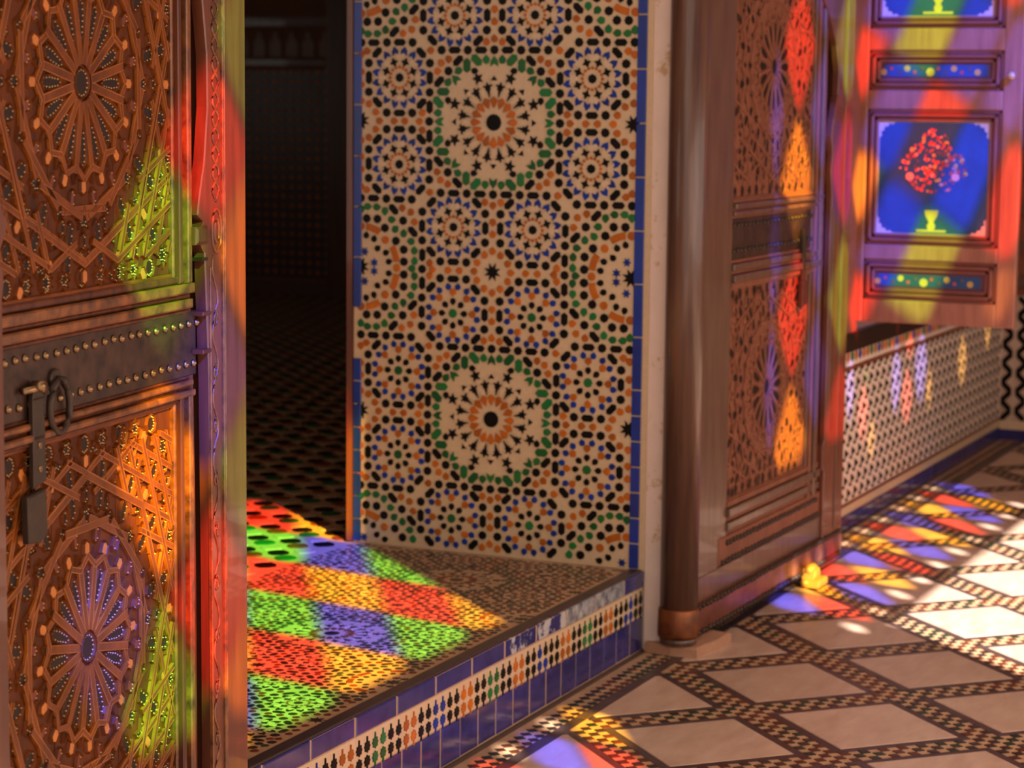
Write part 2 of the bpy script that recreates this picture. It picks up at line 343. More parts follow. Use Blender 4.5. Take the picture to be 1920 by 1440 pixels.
# ------------------------------------------------------------------ the opposite wall: stained-glass windows the sun comes through
WY = -3.6                                       # its plane; (u, v) below is where a pane's light meets the plane y = 0
def WU(u): return u + 0.905 * WY
def WV(v): return v - 0.892 * WY
def lens(u, v, ww, hh, p=1.35, n=5):
    out = []
    for q in range(4):
        for k in range(n):
            t = (q + k / n) * math.pi / 2
            c, s = math.cos(t), math.sin(t)
            out.append((u + ww / 2 * math.copysign(abs(c) ** (2 / p), c), v + hh / 2 * math.copysign(abs(s) ** (2 / p), s)))
    return out
panes = []      # (window number, colour, outline)
LW, LH = .354, .455
for k in range(-9, 3):
    u = -1.215 + .177 * k; even = k % 2 == 0
    top = {-9: 1, -8: 2, -7: 3, -6: 3, 0: 3, 1: 3, 2: 2}.get(k, 4)
    for j in range(0, top + (1 if even else 0)):
        v = (.39 if even else .605) + LH * j
        if even: col = 'GY'[(j + (k // 2)) % 2]
        else: col = 'RB'[(j + ((k - 1) // 2)) % 2]
        if k <= -5: v = (.42 + .405 * j) if even else (.565 + .428 * j)
        poly = lens(u, v, LW * .95, LH * .93, 1.12) if k > -5 else lens(u, v, .30, .36 if not (k == -7 and j == 2) else .29, 1.25)
        if v > 1.4 and k > -5: poly = [(min(x, -.915), y) for x, y in poly]
        if k == 2: poly = [(min(x, -.872), y) for x, y in poly if x < -.845]
        if even and j == 0: poly = [(x, max(y, .335)) for x, y in poly]
        panes.append((1, col, poly))
for u, cols, v0 in ((.885, 'BBB', .585), (1.10, 'YRYRG', .37), (1.335, 'BBBB', .585), (1.585, 'RLRLR', .37), (1.83, 'BBBB', .585)):
    for j, c in enumerate(cols):
        v = v0 + .435 * j
        hh = .405; ww = .31 if u != .885 else .11
        if u == 1.335 or u == 1.83: ww = .20
        poly = lens(u, v, ww, hh, 1.16)
        if j == 0 and v0 < .5: poly = [(x, max(y, .31)) for x, y in poly]
        panes.append((2, c, poly))
for u, cols, v0 in ((2.125, 'RYR', .83), (2.365, 'LRL', .77), (2.64, 'RBR', .74), (2.245, 'BBBB', 1.0), (2.503, 'BBBB', .985), (2.775, 'BBB', .985)):
    for j, c in enumerate(cols):
        v = v0 + .455 * j
        ww, hh = (.225, .43) if c != 'B' else (.215, .42)
        if u == 2.365: ww, hh = .25, .44
        if u == 2.125: ww, hh = .17, .27
        if u == 2.78: ww = .20
        panes.append((3, c, lens(u, v, ww, hh, 1.06)))
for u, v, ww, hh, c in ((2.13, .54, .10, .26, 'b'), (2.32, .42, .13, .22, 'P'), (2.62, .42, .09, .20, 'y'), (2.80, .50, .14, .28, 'b'), (2.98, .41, .17, .22, 'P'), (3.20, .51, .19, .30, 'b'), (3.35, .40, .09, .18, 'y'),
                        (3.0, .62, .12, .10, 'P'), (3.95, .46, .16, .22, 'y'), (4.45, .56, .1, .2, 'y'), (2.45, .30, .10, .16, 'y')):
    panes.append((3, c, lens(u, v, ww, hh, 1.4)))
def transom(num, u0, k0, k1, r0):
    seq = 'BYR'
    for k in range(k0, k1):
        u = u0 + .2685 * k
        panes.append((num, seq[k % 3], lens(u, -.170, .195, .260, 1.22)))
        if not (num == 2 and k == 0):
            panes.append((num, 'YRB'[(k + r0) % 3], lens(u - .134, -.322, .195, .258, 1.22)))
            panes.append((num, 'W', [(u - .134 + .036 * x, -.078 + .040 * y) for x, y in ring(10, 1)]))
        if num == 2: panes.append((num, 'W', [(u + .036 * x, -.432 + .042 * y) for x, y in ring(10, 1)]))
transom(2, 1.528 - .2685 + .005 - .2685, 0, 10, 0)
transom(1, -.925 - .2685 * 3, 0, 5, 0)
U0, U1, V0, V1 = -3.35, 6.0, -.515, 3.4
outer = [(U0, V0), (U1, V0), (U1, V1), (U0, V1)]
pts = [Vector(p) for p in outer]; edges = [(0, 1), (1, 2), (2, 3), (3, 0)]; holes = []
def inside(p, poly):
    c = False; n = len(poly)
    for i in range(n):
        (x0, y0), (x1, y1) = poly[i], poly[(i + 1) % n]
        if (y0 > p[1]) != (y1 > p[1]) and p[0] < (x1 - x0) * (p[1] - y0) / (y1 - y0) + x0: c = not c
    return c
kept = []
for num, c, poly in panes:
    q = []
    for p in poly:
        if not q or (abs(p[0] - q[-1][0]) + abs(p[1] - q[-1][1])) > .002: q.append(p)
    cx = sum(p[0] for p in q) / len(q); cy = sum(p[1] for p in q) / len(q)
    if len(q) < 3: continue
    o = len(pts); pts += [Vector(p) for p in q]; edges += [(o + i, o + (i + 1) % len(q)) for i in range(len(q))]
    kept.append((num, c, q))
vv, ee, ff = delaunay_2d_cdt(pts, edges, [], 0, 1e-5)[:3]
b = MB(); vs3 = [(WU(p[0]), WY, WV(p[1])) for p in vv]; fs3 = []
for f in ff:
    c = sum((vv[i] for i in f), Vector((0, 0))) / len(f)
    if U0 < c.x < U1 and V0 < c.y < V1 and not any(inside(c, q) for _, _, q in kept): fs3.append(tuple(f))
b.add(vs3, fs3)
lat = b.build('window_1', M['lead'], None, kind='structure', label='carved lattice of stained glass in the opposite wall that colours the sunlight', category='window')
for num, c, q in kept:
    b = MB(); b.add([(WU(x), WY, WV(y)) for x, y in q], [tuple(range(len(q)))]); b.build('pane', GL[c], lat)
b = MB()
def wallbox(u0, u1, z0, z1): b.box(WU(u0), WU(u1), WY - .05, WY, z0, z1)
zt = WV(V0)
wallbox(-.70, 1.15, 0, zt); wallbox(3.3, 6.6, 0, zt); wallbox(6.0, 8.6, zt, WV(V1)); wallbox(6.6, 8.6, 0, zt)
b.build('wall_window_side', M['plaster_hall'], None, kind='structure', label='plain plaster wall below the stained glass, opposite the doorway', category='wall')

# ------------------------------------------------------------------ floor of marble lozenges
fl = MB(); fl.box(-9, 5.2, WY, .05, -.06, -.004)
floor = fl.build('floor', M['grout_dark'], None, kind='structure', label='hall floor of marble lozenges framed by checkered mosaic strips', category='floor')
PT = .333; NX, NY = -.504, -.488
half = .240
def clip_y(poly, ymax):
    out = []; n = len(poly)
    for i in range(n):
        p, q = poly[i], poly[(i + 1) % n]
        if p[1] <= ymax: out.append(p)
        if (p[1] <= ymax) != (q[1] <= ymax):
            t = (ymax - p[1]) / (q[1] - p[1]); out.append((p[0] + t * (q[0] - p[0]), ymax))
    return out
full_tile = [(half, 0), (0, half), (-half, 0), (0, -half)]
tile_me = piece_mesh('marble_tile', full_tile, 0.0, .002, M['marble'])
bw = .026 * math.sqrt(2)
tiles = []
for i in range(-6, 17):
    for j in range(-1, 6):
        if (i + j) % 2 == 0: continue
        cx, cy = NX + PT * i, NY - PT * j
        if cx - half > 5.1 or cy > 0: continue
        # four dark bands round each marble
        o4 = [(half + bw, 0), (0, half + bw), (-half - bw, 0), (0, -half - bw)]
        near = ((Vector((cx, cy, 0)) - CAM).length < 9.5)
        for e in range(4):
            p = [full_tile[e], o4[e], o4[(e + 1) % 4], full_tile[(e + 1) % 4]]
            p = clip_y([(x + cx, y + cy) for x, y in p], -.142)
            if len(p) < 3: continue
            bb = MB(); bb.slab(p, -.006, -.001, .0015); bb.build('dark_band', M['band'], floor)
        p = [(x + cx, y + cy) for x, y in full_tile]
        if max(y for _, y in p) <= -.142 - .0:
            o = bpy.data.objects.new('marble_tile', tile_me); C.objects.link(o); o.parent = floor; o.location = (cx, cy, random.uniform(-.0006, .0006))
        else:
            p = clip_y(p, -.142)
            if len(p) >= 3:
                bb = MB(); bb.slab(p, -.006, 0, .002); bb.build('marble_tile', M['marble'], floor)
x = -1.6
while x < 4.76:
    w_ = random.uniform(.22, .34); bb = MB(); bb.box(x, min(x + w_ - .003, 4.77), -.140, -.106, -.006, -.0005, bev=.002); bb.build('border_stone', M['band'], floor); x += w_
# checker strips: rhombic cells of the mosaic between the bands
CS = PT * math.sqrt(2) / 17
groups = {k: [] for k in ('black', 'green', 'brown', 'cream')}
s2 = math.sqrt(2)
for ip in range(-130, 290):
    for iq in range(-60, 330):
        p = ip * CS; q = iq * CS
        # strips run along both diagonals through the nodes
        x = NX + (p + q) / s2; y = NY + (p - q) / s2
        if y > -.022 or y < -2.0 or x < -1.6 or x > 4.74: continue
        mp_, mq = ((ip + 1) % 17), ((iq + 1) % 17)
        inb = y > -.100
        if not (inb or mp_ < 3 - 0 and True or mq < 3): continue
        if not inb and y > -.145: continue
        if (ip + iq) % 2: continue
        g = random.Random((ip // 3) * 977 + (iq // 3) * 131).randrange(9)
        groups['green' if g in (2, 5) else 'brown' if g in (3, 7, 0) else 'black'].append((x, y))
cell = [(CS * .445 * math.sqrt(2), 0), (0, CS * .445 * math.sqrt(2)), (-CS * .445 * math.sqrt(2), 0), (0, -CS * .445 * math.sqrt(2))]
for g in ('black', 'green', 'brown'):
    me = piece_mesh(g + '_rhomb_tile', cell, .0, .0008, M[{'black': 'step_dark', 'green': 'deep_green', 'brown': 'deep_brown'}[g]])
    scatter(g + '_rhomb_tile', me, [Matrix.Translation((x, y, random.uniform(-.0005, .0005))) for x, y in groups[g]], floor, None, 160)
# the cream ground of the strips lies just under the dark cells
b = MB()
for i in range(-6, 17):
    for j in range(-1, 6):
        if (i + j) % 2: continue
        cx, cy = NX + PT * i, NY - PT * j
        for sx in (1, -1):
            d = Vector((PT, sx * PT)); n = Vector((-sx, 1)).normalized() * (.0425)
            a = Vector((cx, cy)) ; e = a + d
            poly = clip_y([tuple(a + n), tuple(a - n), tuple(e - n), tuple(e + n)], -.102)
            if len(poly) >= 3 and cx < 4.5: b.slab(poly, -.006, -.0022 - (.0005 if sx > 0 else 0))
b.box(-1.6, 4.76, -.104, -.016, -.006, -.0017)
b.build('mosaic_ground', M['step_cream'], floor)
# cream field on the far side of the hall, out of the strips' reach, is the same floor

# ------------------------------------------------------------------ threshold step
SH = .24
step_b = MB(); step_b.box(-2.6, 0.0, .006, .985, 0, SH - .004)
step = step_b.build('trim_1', M['step_cream'], None, kind='structure', label='raised doorway step with blue tiled face and star mosaic top', category='step')
zellige(step, .74, -.36, -.44, -2.55, -.004, -.965, -.050, Matrix.Translation((0, 0, SH - .004)), .0012,
        recolour=dict(black='step_dark', blue='step_dark', cream='step_cream', green='step_green', orange='brown'), limit=60)
b = MB(); b.box(-2.6, 0, .008, .046, SH - .006, SH, bev=.003); b.build('edge_band', M['band'], step)
SF = frame((0, .006, 0), (1, 0, 0), (0, 0, 1), (0, -1, 0))
worn_blue = mat('half_worn_blue_glaze', (34, 40, 104), 0.2, 0.4, 18, 0.15, worn=(178, 172, 170), wscale=12, wthr=0.50)
xs = [0, -.15, -.37, -.58, -.78, -.98] + [-1.175 - .203 * k for k in range(8)]
for k in range(len(xs) - 1):
    b = MB(); b.box(xs[k + 1] + .0035, xs[k] - .0035, .191, .2365, -.004, .005 + random.uniform(-.001, .001), SF, 0, .003)
    o = b.build('blue_edge_tile', M['white_tile'] if k in (1, 2) else worn_blue if k in (3, 4) else M['blue_tile'], step)
    if 0 < k < 5: o['label'] = 'scuffed tile worn white'
b = MB(); b.box(-2.6, 0, .0, .1025, -.002, .0022, SF); b.box(-2.6, 0, .1885, .236, -.002, .0030, SF); b.build('grout_joint', M['grout'], step)
x = 0
while x > -2.6:
    w_ = .103 + random.uniform(-.006, .006); b = MB(); b.box(x - w_ + .0025, x - .0025, .003, .100, -.004, .004 + random.uniform(-.001, .001), SF, 0, .0025)
    b.build('blue_riser_tile', M['blue_tile'], step); x -= w_
b = MB(); b.box(-2.6, 0, .103, .188, -.002, .0025, SF); b.build('mosaic_ground', M['cream'], step)
sp = [(.0148 * (1 if k % 2 == 0 else .74) * math.sin(math.pi * k / 8), .0148 * (1 if k % 2 == 0 else .74) * math.cos(math.pi * k / 8)) for k in range(16)]
sp = [(-.0020, .0240), (.0020, .0240), (.0024, .0125)] + sp[1:] + [(-.0024, .0125)]
cols = ['black', 'black', 'blue', 'blue', 'black', 'black', 'orange', 'orange', 'black', 'black', 'green', 'green', 'black', 'black', 'orange', 'orange']
sm = {c: piece_mesh(c + '_cross_tile', sp, .004, .0006, M[c]) for c in set(cols)}
for row, z in ((0, .1555), (1, .1215)):
    for k in range(64):
        x = -.02 - k * .0388
        c = cols[k % 16]
        if c == 'blue' and row == 0 and k % 3 == 0: c = 'black'
        o = bpy.data.objects.new(c + '_cross_tile', sm[c]); C.objects.link(o); o.parent = step
        o.matrix_local = SF @ Matrix.Translation((x, z, .0015)) @ Matrix.Rotation(0 if row == 0 else math.pi, 4, 'Z')

# ------------------------------------------------------------------ walls
b = MB()
b.box(.012, 2.12, 0, .97, 0, 5.6); b.box(3.5, 9.0, 0, .97, 0, 5.6); b.box(2.12, 3.5, 0, .97, 0, .74); b.box(2.12, 3.5, 0, .97, 2.7, 5.6); b.box(2.12, 3.5, .3, .97, .74, 2.7)
b.box(-2.25, .012, 0, .97, 3.1, 5.6); b.box(.004, .16, -.050, 0, 0, 3.1, bev=.004)
wall = b.build('wall_front', M['plaster'], None, kind='structure', label='thick plaster wall with the tiled doorway and a shuttered window', category='wall')
b = MB(); b.box(-9, -2.25, .02, .97, 0, 5.6); b.build('wall_left', M['plaster'], None, kind='structure', label='plaster wall on the near side of the doorway, behind the open door leaf', category='wall')

# tiled jamb
jb = MB(); jb.box(-.972, 0, SH - .003, 3.1, -.012, -.001, JAMB)
jamb = jb.build('wall_jamb', M['cream'], None, kind='structure', label='deep doorway jamb covered in star and rosette mosaic tiles', category='wall')
npan = zellige(jamb, .889, -.502, -1.543, -.958, -.036, -2.5, -.243, JAMB, .0032, limit=300, sat=lambda j: SV8 if j in (1, 2, -1) else SU8)
for u0, u1, side in ((-.971, -.945, 0), (-.0475, -.019, 1)):
    z = SH
    while z < 3.0:
        h = (.072 if z < .80 else .155) if side == 0 else (.076 if z < .7 else .155)
        if not (side == 0 and .80 < z < .90):
            b = MB(); b.box(u0, u1, z + .0025, z + h - .0025, -.002, .0050, JAMB, 0, .0012); b.build('blue_border_tile', M['blue_strip'], jamb)
        z += h
b = MB()
b.box(-.006, .012, .974, .994, SH, 3.1, bev=.002)
b.build('trim_2', M['stile'], None, kind='structure', label='narrow wooden frame post at the inner edge of the tiled jamb', category='trim')

# dado to the right of the far leaf
DF = frame((0, 0, 0), (1, 0, 0), (0, 0, 1), (0, -1, 0))
b = MB(); b.box(1.72, 4.77, .0, .735, 0, .006, DF)
dado = b.build('baseboard_1', M['dado_cream'], None, kind='structure', label='pale tiled dado with rows of dark arrow tiles below the shuttered window', category='dado')
me = piece_mesh('dark_arrow_tile', [(0, .021), (.028, -.002), (.038, -.016), (.020, -.008), (.004, .006), (-.012, -.010), (-.040, -.004), (-.030, -.015), (-.014, -.022), (-.006, .0)], .009, .0015, M['black'])
ms = []
for r in range(10):
    for k in range(33):
        x = 1.76 + .092 * k + (.046 if r % 2 else 0)
        if x < 4.73: ms.append(DF @ Matrix.Translation((x, .137 + .0525 * r, 0)) @ Matrix.Rotation(R(18), 4, 'Z'))
scatter('dark_arrow_tile', me, ms, dado)
for z0, z1, nm, mt, h in ((.612, .628, 'brown_line', 'brown', .010), (.094, .106, 'brown_line', 'brown', .010), (.062, .094, 'cream_line', 'cream', .011), (.690, .760, 'gap_shade_ledge', 'inlay', .032)):  # the ledge is darkened to paint the black gap of shade under the shutter
    b = MB(); b.box(1.72, 4.77, z0, z1, 0, h, DF, 0, .002); b.build(nm, M[mt], dado)
x = 1.72
while x < 4.75:
    b = MB(); b.box(x + .002, min(x + .108, 4.77), .002, .060, 0, .012, DF, 0, .002); b.build('blue_base_tile', M['blue_tile'], dado); x += .11
me = {c: piece_mesh(c + '_border_tile', ring(6, .021), .009, .001, M[c]) for c in ('orange', 'green', 'blue')}
for k in range(56):
    o = bpy.data.objects.new('hexagon_border_tile', me[('orange', 'orange', 'green', 'orange', 'blue')[k % 5]]); C.objects.link(o); o.parent = dado
    o.matrix_local = DF @ Matrix.Translation((1.76 + .054 * k, .664, 0))

b = MB(); b.box(1.94, 2.135, .735, 2.75, 0, .022, DF, 0, .005)
b.build('trim_3', M['shutter'], None, kind='structure', label='brown wooden frame of the window opening beside the painted shutter', category='trim')

# end wall of the hall
b = MB(); b.box(4.77, 4.9, WY, 0, 0, 5.6)
endw = b.build('wall_end', M['wood2'], None, kind='structure', label='far end wall of the hall with a tiled dado and brown woodwork above', category='wall')
EF = frame((4.77, 0, 0), (0, -1, 0), (0, 0, 1), (-1, 0, 0))
b = MB(); b.box(0, 3.5, .09, .70, -.002, .004, EF); b.build('dado_ground', M['marble'], endw)
b = MB(); b.box(0, 3.5, .0, .05, -.002, .008, EF); b.build('blue_base_strip', M['blue_tile'], endw)
b = MB(); b.box(0, 3.5, .05, .09, -.002, .008, EF); b.build('cream_base_strip', M['cream'], endw)
me = piece_mesh('black_bar_tile', hexq(.036, .013), .008, .001, M['black']); ms = []
for i in range(24):
    for j in range(13):
        ms.append(EF @ Matrix.Translation((.035 + .068 * i, .12 + .046 * j, 0)) @ Matrix.Rotation(R(45 if (i + j) % 2 else -45), 4, 'Z'))
scatter('black_bar_tile', me, ms, endw)
for k in range(10):
    b = MB(); b.box(0, 3.5, .74 + .17 * k, .80 + .17 * k, 0, .03, EF, 0, .006); b.build('wooden_rail', M['wood2_frame'], endw)

b = MB(); b.box(-2.6, 9, -3.7, 0, 6.6, 6.7); b.build('ceiling_shade', M['plaster_hall'], None, kind='structure', label='unseen pale ceiling added over the hall to dim the skylight on the floor', category='ceiling')  # added out of view to keep skylight off the hall floor

# dark inner room
b = MB(); b.box(-5, 7.8, .985, 8.0, 0, SH - .006)
inf = b.build('floor_inner', M['step_cream'], None, kind='structure', label='dark tiled floor of the inner room beyond the doorway', category='floor')
cellb = [(.037, 0), (.024, .024), (0, .037), (-.024, .024), (-.037, 0), (-.024, -.024), (0, -.037), (.024, -.024)]
for c, t in (('black', 0), ('green', 1), ('brown', 2), ('grout', 3)):
    me = piece_mesh(('pale' if c == 'grout' else c) + '_floor_tile', cellb, .004, .003, M[c]); ms = []
    for i in range(-30, 168):
        for j in range(0, 90):
            x = -2.2 + .059 * i; y = 1.035 + .059 * j
            if (i + j) % 2 or y > 6.4 or x > 7.6 or x < y - 4.2 or x > 1.3 + 1.35 * y: continue
            kk = ((i * 5 + j * 3) // 2) % 6
            if (3 if kk in (1, 4) else 1 if kk == 2 else 2 if kk == 5 else 0) == t: ms.append(Matrix.Translation((x, y, SH - .006)))
    scatter(('pale' if c == 'grout' else c) + '_floor_tile', me, ms, inf, None, 60)
b = MB(); b.box(7.67, 7.9, .9, 8.2, 0, 4.4); b.box(-5.2, -5, .9, 2.2, 0, 4.4); b.box(-5.2, -5, 4.8, 8.2, 0, 4.4); b.box(-5.2, -5, 2.2, 4.8, 0, .7); b.box(-5.2, -5, 2.2, 4.8, 3.3, 4.4)
b.box(-5, 3.2, 8.0, 8.2, 0, 4.4); b.box(4.6, 7.9, 8.0, 8.2, 0, 4.4); b.box(3.2, 4.6, 8.0, 8.2, 0, 1.3); b.box(3.2, 4.6, 8.0, 8.2, 2.3, 4.4)  # openings in the side and back walls are added unseen to lighten the room
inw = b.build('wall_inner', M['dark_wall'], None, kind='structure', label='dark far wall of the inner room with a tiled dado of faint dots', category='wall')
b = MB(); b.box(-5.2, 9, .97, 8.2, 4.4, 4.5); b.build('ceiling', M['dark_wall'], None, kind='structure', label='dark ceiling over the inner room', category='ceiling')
IF = frame((7.67, 0, 0), (0, -1, 0), (0, 0, 1), (-1, 0, 0))
PYL = 5.28                                     # a plain pilaster stands to the right of the dado
b = MB(); b.box(-8, -PYL, SH, .33, 0, .03, IF); b.box(-8, -PYL, 1.83, 1.87, 0, .03, IF); b.box(-8, -PYL, 2.10, 2.16, 0, .05, IF)
b.box(-PYL, -4.6, SH, 3.5, 0, .10, IF); b.build('dado_moulding', M['post'], inw)
b = MB(); b.box(-8, -PYL, .36, 1.80, 0, .004, IF); b.build('dado_ground', M['band'], inw)
me = piece_mesh('dot_tile', ring(6, .016), .008, .001, M['orange']); ms = []
for i in range(22):
    for j in range(22):
        ms.append(IF @ Matrix.Translation((-PYL - .05 - .068 * i, .40 + .066 * j, .002)))
scatter('dot_tile', me, ms, inw, None, 300)
b = MB()
for i in range(14): b.slab([(-PYL - .06 - .13 * i + x, 1.98 + y) for x, y in ((-.05, -.09), (.05, -.09), (.05, .02), (.025, .02), (.025, .06), (0, .09), (-.025, .06), (-.025, .02), (-.05, .02))], 0, .012, .002, IF)
b.build('frieze_tiles', M['brown'], inw, kind='stuff')

# ------------------------------------------------------------------ carved doors
def hbar(parent, name, m, u0, u1, v0, v1, w0, w1, bev=.004, mtx=FACE):
    b = MB(); b.box(u0, u1, v0, v1, w0, w1, mtx, 0, bev); return b.build(name, m, parent)

def moulding(parent, u0, u1, v0, v1, mats, side=1):
    """a stack of ridges along u between v0 and v1 (one mesh, two woods)"""
    b = MB(); h = v1 - v0
    for a, c, wv, mi in ((.0, .18, .010, 1), (.20, .46, .018, 0), (.48, .60, .008, 1), (.62, .86, .014, 0), (.88, 1, .006, 1)):
        if side < 0: a, c = 1 - c, 1 - a
        b.box(u0, u1, v0 + a * h, v0 + c * h, -.006, wv, FACE, mi, .003)
    return b.build('rail_moulding', mats, parent)
def vmoulding(parent, v0, v1, u0, u1, mats, side=1):
    b = MB(); h = u1 - u0
    for a, c, wv, mi in ((.0, .16, .006, 0), (.18, .40, .014, 1), (.42, .56, .006, 1), (.58, .84, .018, 0), (.86, 1, .010, 1)):
        if side < 0: a, c = 1 - c, 1 - a
        b.box(u0 + a * h, u0 + c * h, v0, v1, -.006, wv, FACE, mi, .003)
    return b.build('side_moulding', mats, parent)

def clip_line(p, d, box):
    t0, t1 = -9.0, 9.0
    for k in (0, 1):
        lo, hi = box[2 * k], box[2 * k + 1]
        if abs(d[k]) < 1e-6:
            if not lo < p[k] < hi: return None
            continue
        a, c = (lo - p[k]) / d[k], (hi - p[k]) / d[k]
        t0, t1 = max(t0, min(a, c)), min(t1, max(a, c))
    return (t0, t1) if t1 > t0 else None

def carved_panel(leaf, cx, cz, box, mt, rich=True):
    """planks, a sixteen-petal star, inlays round it and a web of raised straps"""
    u0, u1, v0, v1 = box
    cuts = [u0, cx - .115, cx + .118, u1] if rich else [u0, cx - .12, cx + .12, u1]
    planks = []
    for k in range(3):
        b = MB(); b.box(cuts[k] + .0012, cuts[k + 1] - .0012, v0, v1, -.024, -.002, FACE, 0, .0015)
        planks.append(b.build('plank', mt['wood'], leaf))
    T = lambda x, y, th, wv=0: FACE @ Matrix.Translation((x, y, wv)) @ Matrix.Rotation(-th, 4, 'Z')
    mg = .014
    ok = lambda x, y, m_=mg: u0 + m_ < x < u1 - m_ and v0 + m_ < y < v1 - m_
    def inlaid(name, poly, m, places, rim=.0042, bead=0, lift=0.0):
        core = piece_mesh(name, poly, .0015 + lift, .001, m)
        rb = MB(); n = len(poly); out = inset(poly if sum(poly[i][0] * poly[(i + 1) % n][1] - poly[(i + 1) % n][0] * poly[i][1] for i in range(n)) > 0 else poly[::-1], -rim); pp = inset(out, rim * .98)
        mid = inset(out, rim * .5)
        vs = [(x, y, -.002) for x, y in out] + [(x, y, .0055 if rich else .0025) for x, y in mid] + [(x, y, .0) for x, y in pp]
        fs = [(a * n + i, a * n + (i + 1) % n, (a + 1) * n + (i + 1) % n, (a + 1) * n + i) for a in (0, 1) for i in range(n)]
        rb.add(vs, fs); rim_me = rb.mesh('rim', mt['rim'])
        beads = None
        if bead:
            bm_ = MB(); ins = inset(pp, bead)
            for i in range(n):
                a, c = Vector(ins[i]), Vector(ins[(i + 1) % n]); L_ = (c - a).length; q = max(1, int(L_ / .0082))
                for t in range(q):
                    p = a.lerp(c, t / q); r = .0019
                    bm_.add([(p.x + r, p.y, .001), (p.x, p.y + r, .001), (p.x - r, p.y, .001), (p.x, p.y - r, .001), (p.x, p.y, .0040 + lift)], [(0, 1, 4), (1, 2, 4), (2, 3, 4), (3, 0, 4)])
            beads = bm_.mesh('beads', M['bead'])
        for x, y, th in places:
            o = bpy.data.objects.new(name, core); C.objects.link(o); o.parent = leaf; o.matrix_local = T(x, y, th, -.0015)
            for sub, me in (('rim', rim_me), ('beads', beads)):
                if me:
                    s_ = bpy.data.objects.new(sub, me); C.objects.link(s_); s_.parent = o
                    if sub == 'beads': s_['kind'] = 'stuff'
    P = lambda r, t: (cx + r * math.sin(t), cz + r * math.cos(t), t)
    pet = [(0, .034), (.0085, .027), (.0102, .006), (.0072, -.022), (0, -.034), (-.0072, -.022), (-.0102, .006), (-.0085, .027)]
    if not rich: pet = [(x * 1.15, y) for x, y in pet]
    inlaid('petal', pet, mt['dark'], [P(.103, t) for t in S22], .004, .0022 if rich else 0)
    inlaid('hub', ring(16, .023), mt['dark'], [P(0, 0)], .004, .002 if rich else 0)
    taken = [P(.0, 0)]
    def f(L_):
        L_ = [p for p in L_ if ok(p[0], p[1])]; taken.extend(L_); return L_
    inlaid('button', hexq(.0115, .0078), mt['button'], f([P(.170, t) for t in S22] + [P(.318, t) for t in S22] + [P(.395, t + R(11.25)) for t in S22]), .0045, 0, .003)
    inlaid('green_inlay', star(3, .0100, .55), mt['green'], f([P(.152, t + R(11.25)) for t in S22]), .0, 0) if False else None
    tri = [(0, .011), (.0075, -.008), (-.0075, -.008)]
    inlaid('green_inlay', tri, mt['green'], f([P(.155, t + R(11.25)) for t in S22]), .003)
    inlaid('red_inlay', hexq(.0140, .0080), mt['red'], f([P(.192, t + R(11.25)) for t in S22]), .004, .002 if rich else 0)
    inlaid('dark_star', star(8, .0205, .60), mt['dark'], f([P(.224, k * math.pi / 4) for k in range(8)] + [P(.345, k * math.pi / 4 + R(22.5)) for k in range(8)] + [P(.425, k * math.pi / 4) for k in range(8)]), .003, .0025 if rich else 0)
    inlaid('dark_lozenge', hexq(.021, .0105), mt['dark'], f([P(.252, t + R(11.25)) for t in S22] + [P(.300, t + R(11.25)) for t in S22] + [P(.365, t) for t in S22]), .004, .0022 if rich else 0)
    chev = [(0, .012), (.015, .0), (.015, -.012), (0, .0), (-.015, -.012), (-.015, .0)]
    inlaid('chevron', chev, mt['dark2'], f([P(.278, t) for t in S22 if abs(math.sin(2 * t)) > .3] + [P(.335, t + R(5)) for t in S22] + [P(.225, t) for t in S22 if abs(math.cos(2 * t)) < .8 and abs(math.sin(2 * t)) < .8]), .003, .0022 if rich else 0)
    fillA, fillB = [], []; rng = random.Random(3)
    for gi in range(-12, 13):
        for gj in range(-16, 17):
            x, y = cx + .030 * gi + (.015 if gj % 2 else 0), cz + .026 * gj
            if math.hypot(x - cx, y - cz) < .235 or not ok(x, y, .022) or y < v0 + .052 or y > v1 - .052: continue
            if any(abs(x - p[0]) < .034 and abs(y - p[1]) < .034 and math.hypot(x - p[0], y - p[1]) < .0265 for p in taken): continue
            taken.append((x, y, 0)); (fillA if (gi + gj) % 2 else fillB).append((x, y, math.atan2(x - cx, y - cz) + R(30 * ((gi * gj) % 3))))
    inlaid('small_inlay', [(0, .0125), (.0085, .0), (.0060, -.0095), (-.0060, -.0095), (-.0085, .0)], mt['dark'], fillA, .0038, .002 if rich else 0)
    inlaid('small_lozenge', hexq(.0130, .0072), mt['dark'], fillB, .0038, .002 if rich else 0)
    # border row along the panel's foot and head
    for zz in (v0 + .024, v1 - .024):
        row = [(u0 + .03 + .0635 * k, zz, 0) for k in range(int((u1 - u0 - .03) / .0635))]
        inlaid('border_star', star(8, .0165, .62), mt['dark'], row[0::2], .003, .002 if rich else 0)
        inlaid('border_octagon', star(8, .0165, .92), mt['dark'], row[1::2], .003, .002 if rich else 0)
    # raised straps
    b = MB(); eb = MB(); k = 0; bx = (u0 + .006, u1 - .006, v0 + .045, v1 - .045)
    def strap(p, d, t0, t1, wd=.0062):
        nonlocal k
        if not rich: wd *= .7
        cl = clip_line(p, d, bx)
        if not cl: return
        t0, t1 = max(t0, cl[0]), min(t1, cl[1])
        if t1 - t0 < .02: return
        n_ = (-d[1] * wd, d[0] * wd); k += 1
        a = (p[0] + d[0] * t0, p[1] + d[1] * t0); e = (p[0] + d[0] * t1, p[1] + d[1] * t1)
        b.slab([(a[0] - n_[0], a[1] - n_[1]), (e[0] - n_[0], e[1] - n_[1]), (e[0] + n_[0], e[1] + n_[1]), (a[0] + n_[0], a[1] + n_[1])], -.003, (.0032 if rich else .0014) + .0004 * (k % 5), .0015 if rich else .0008, FACE)
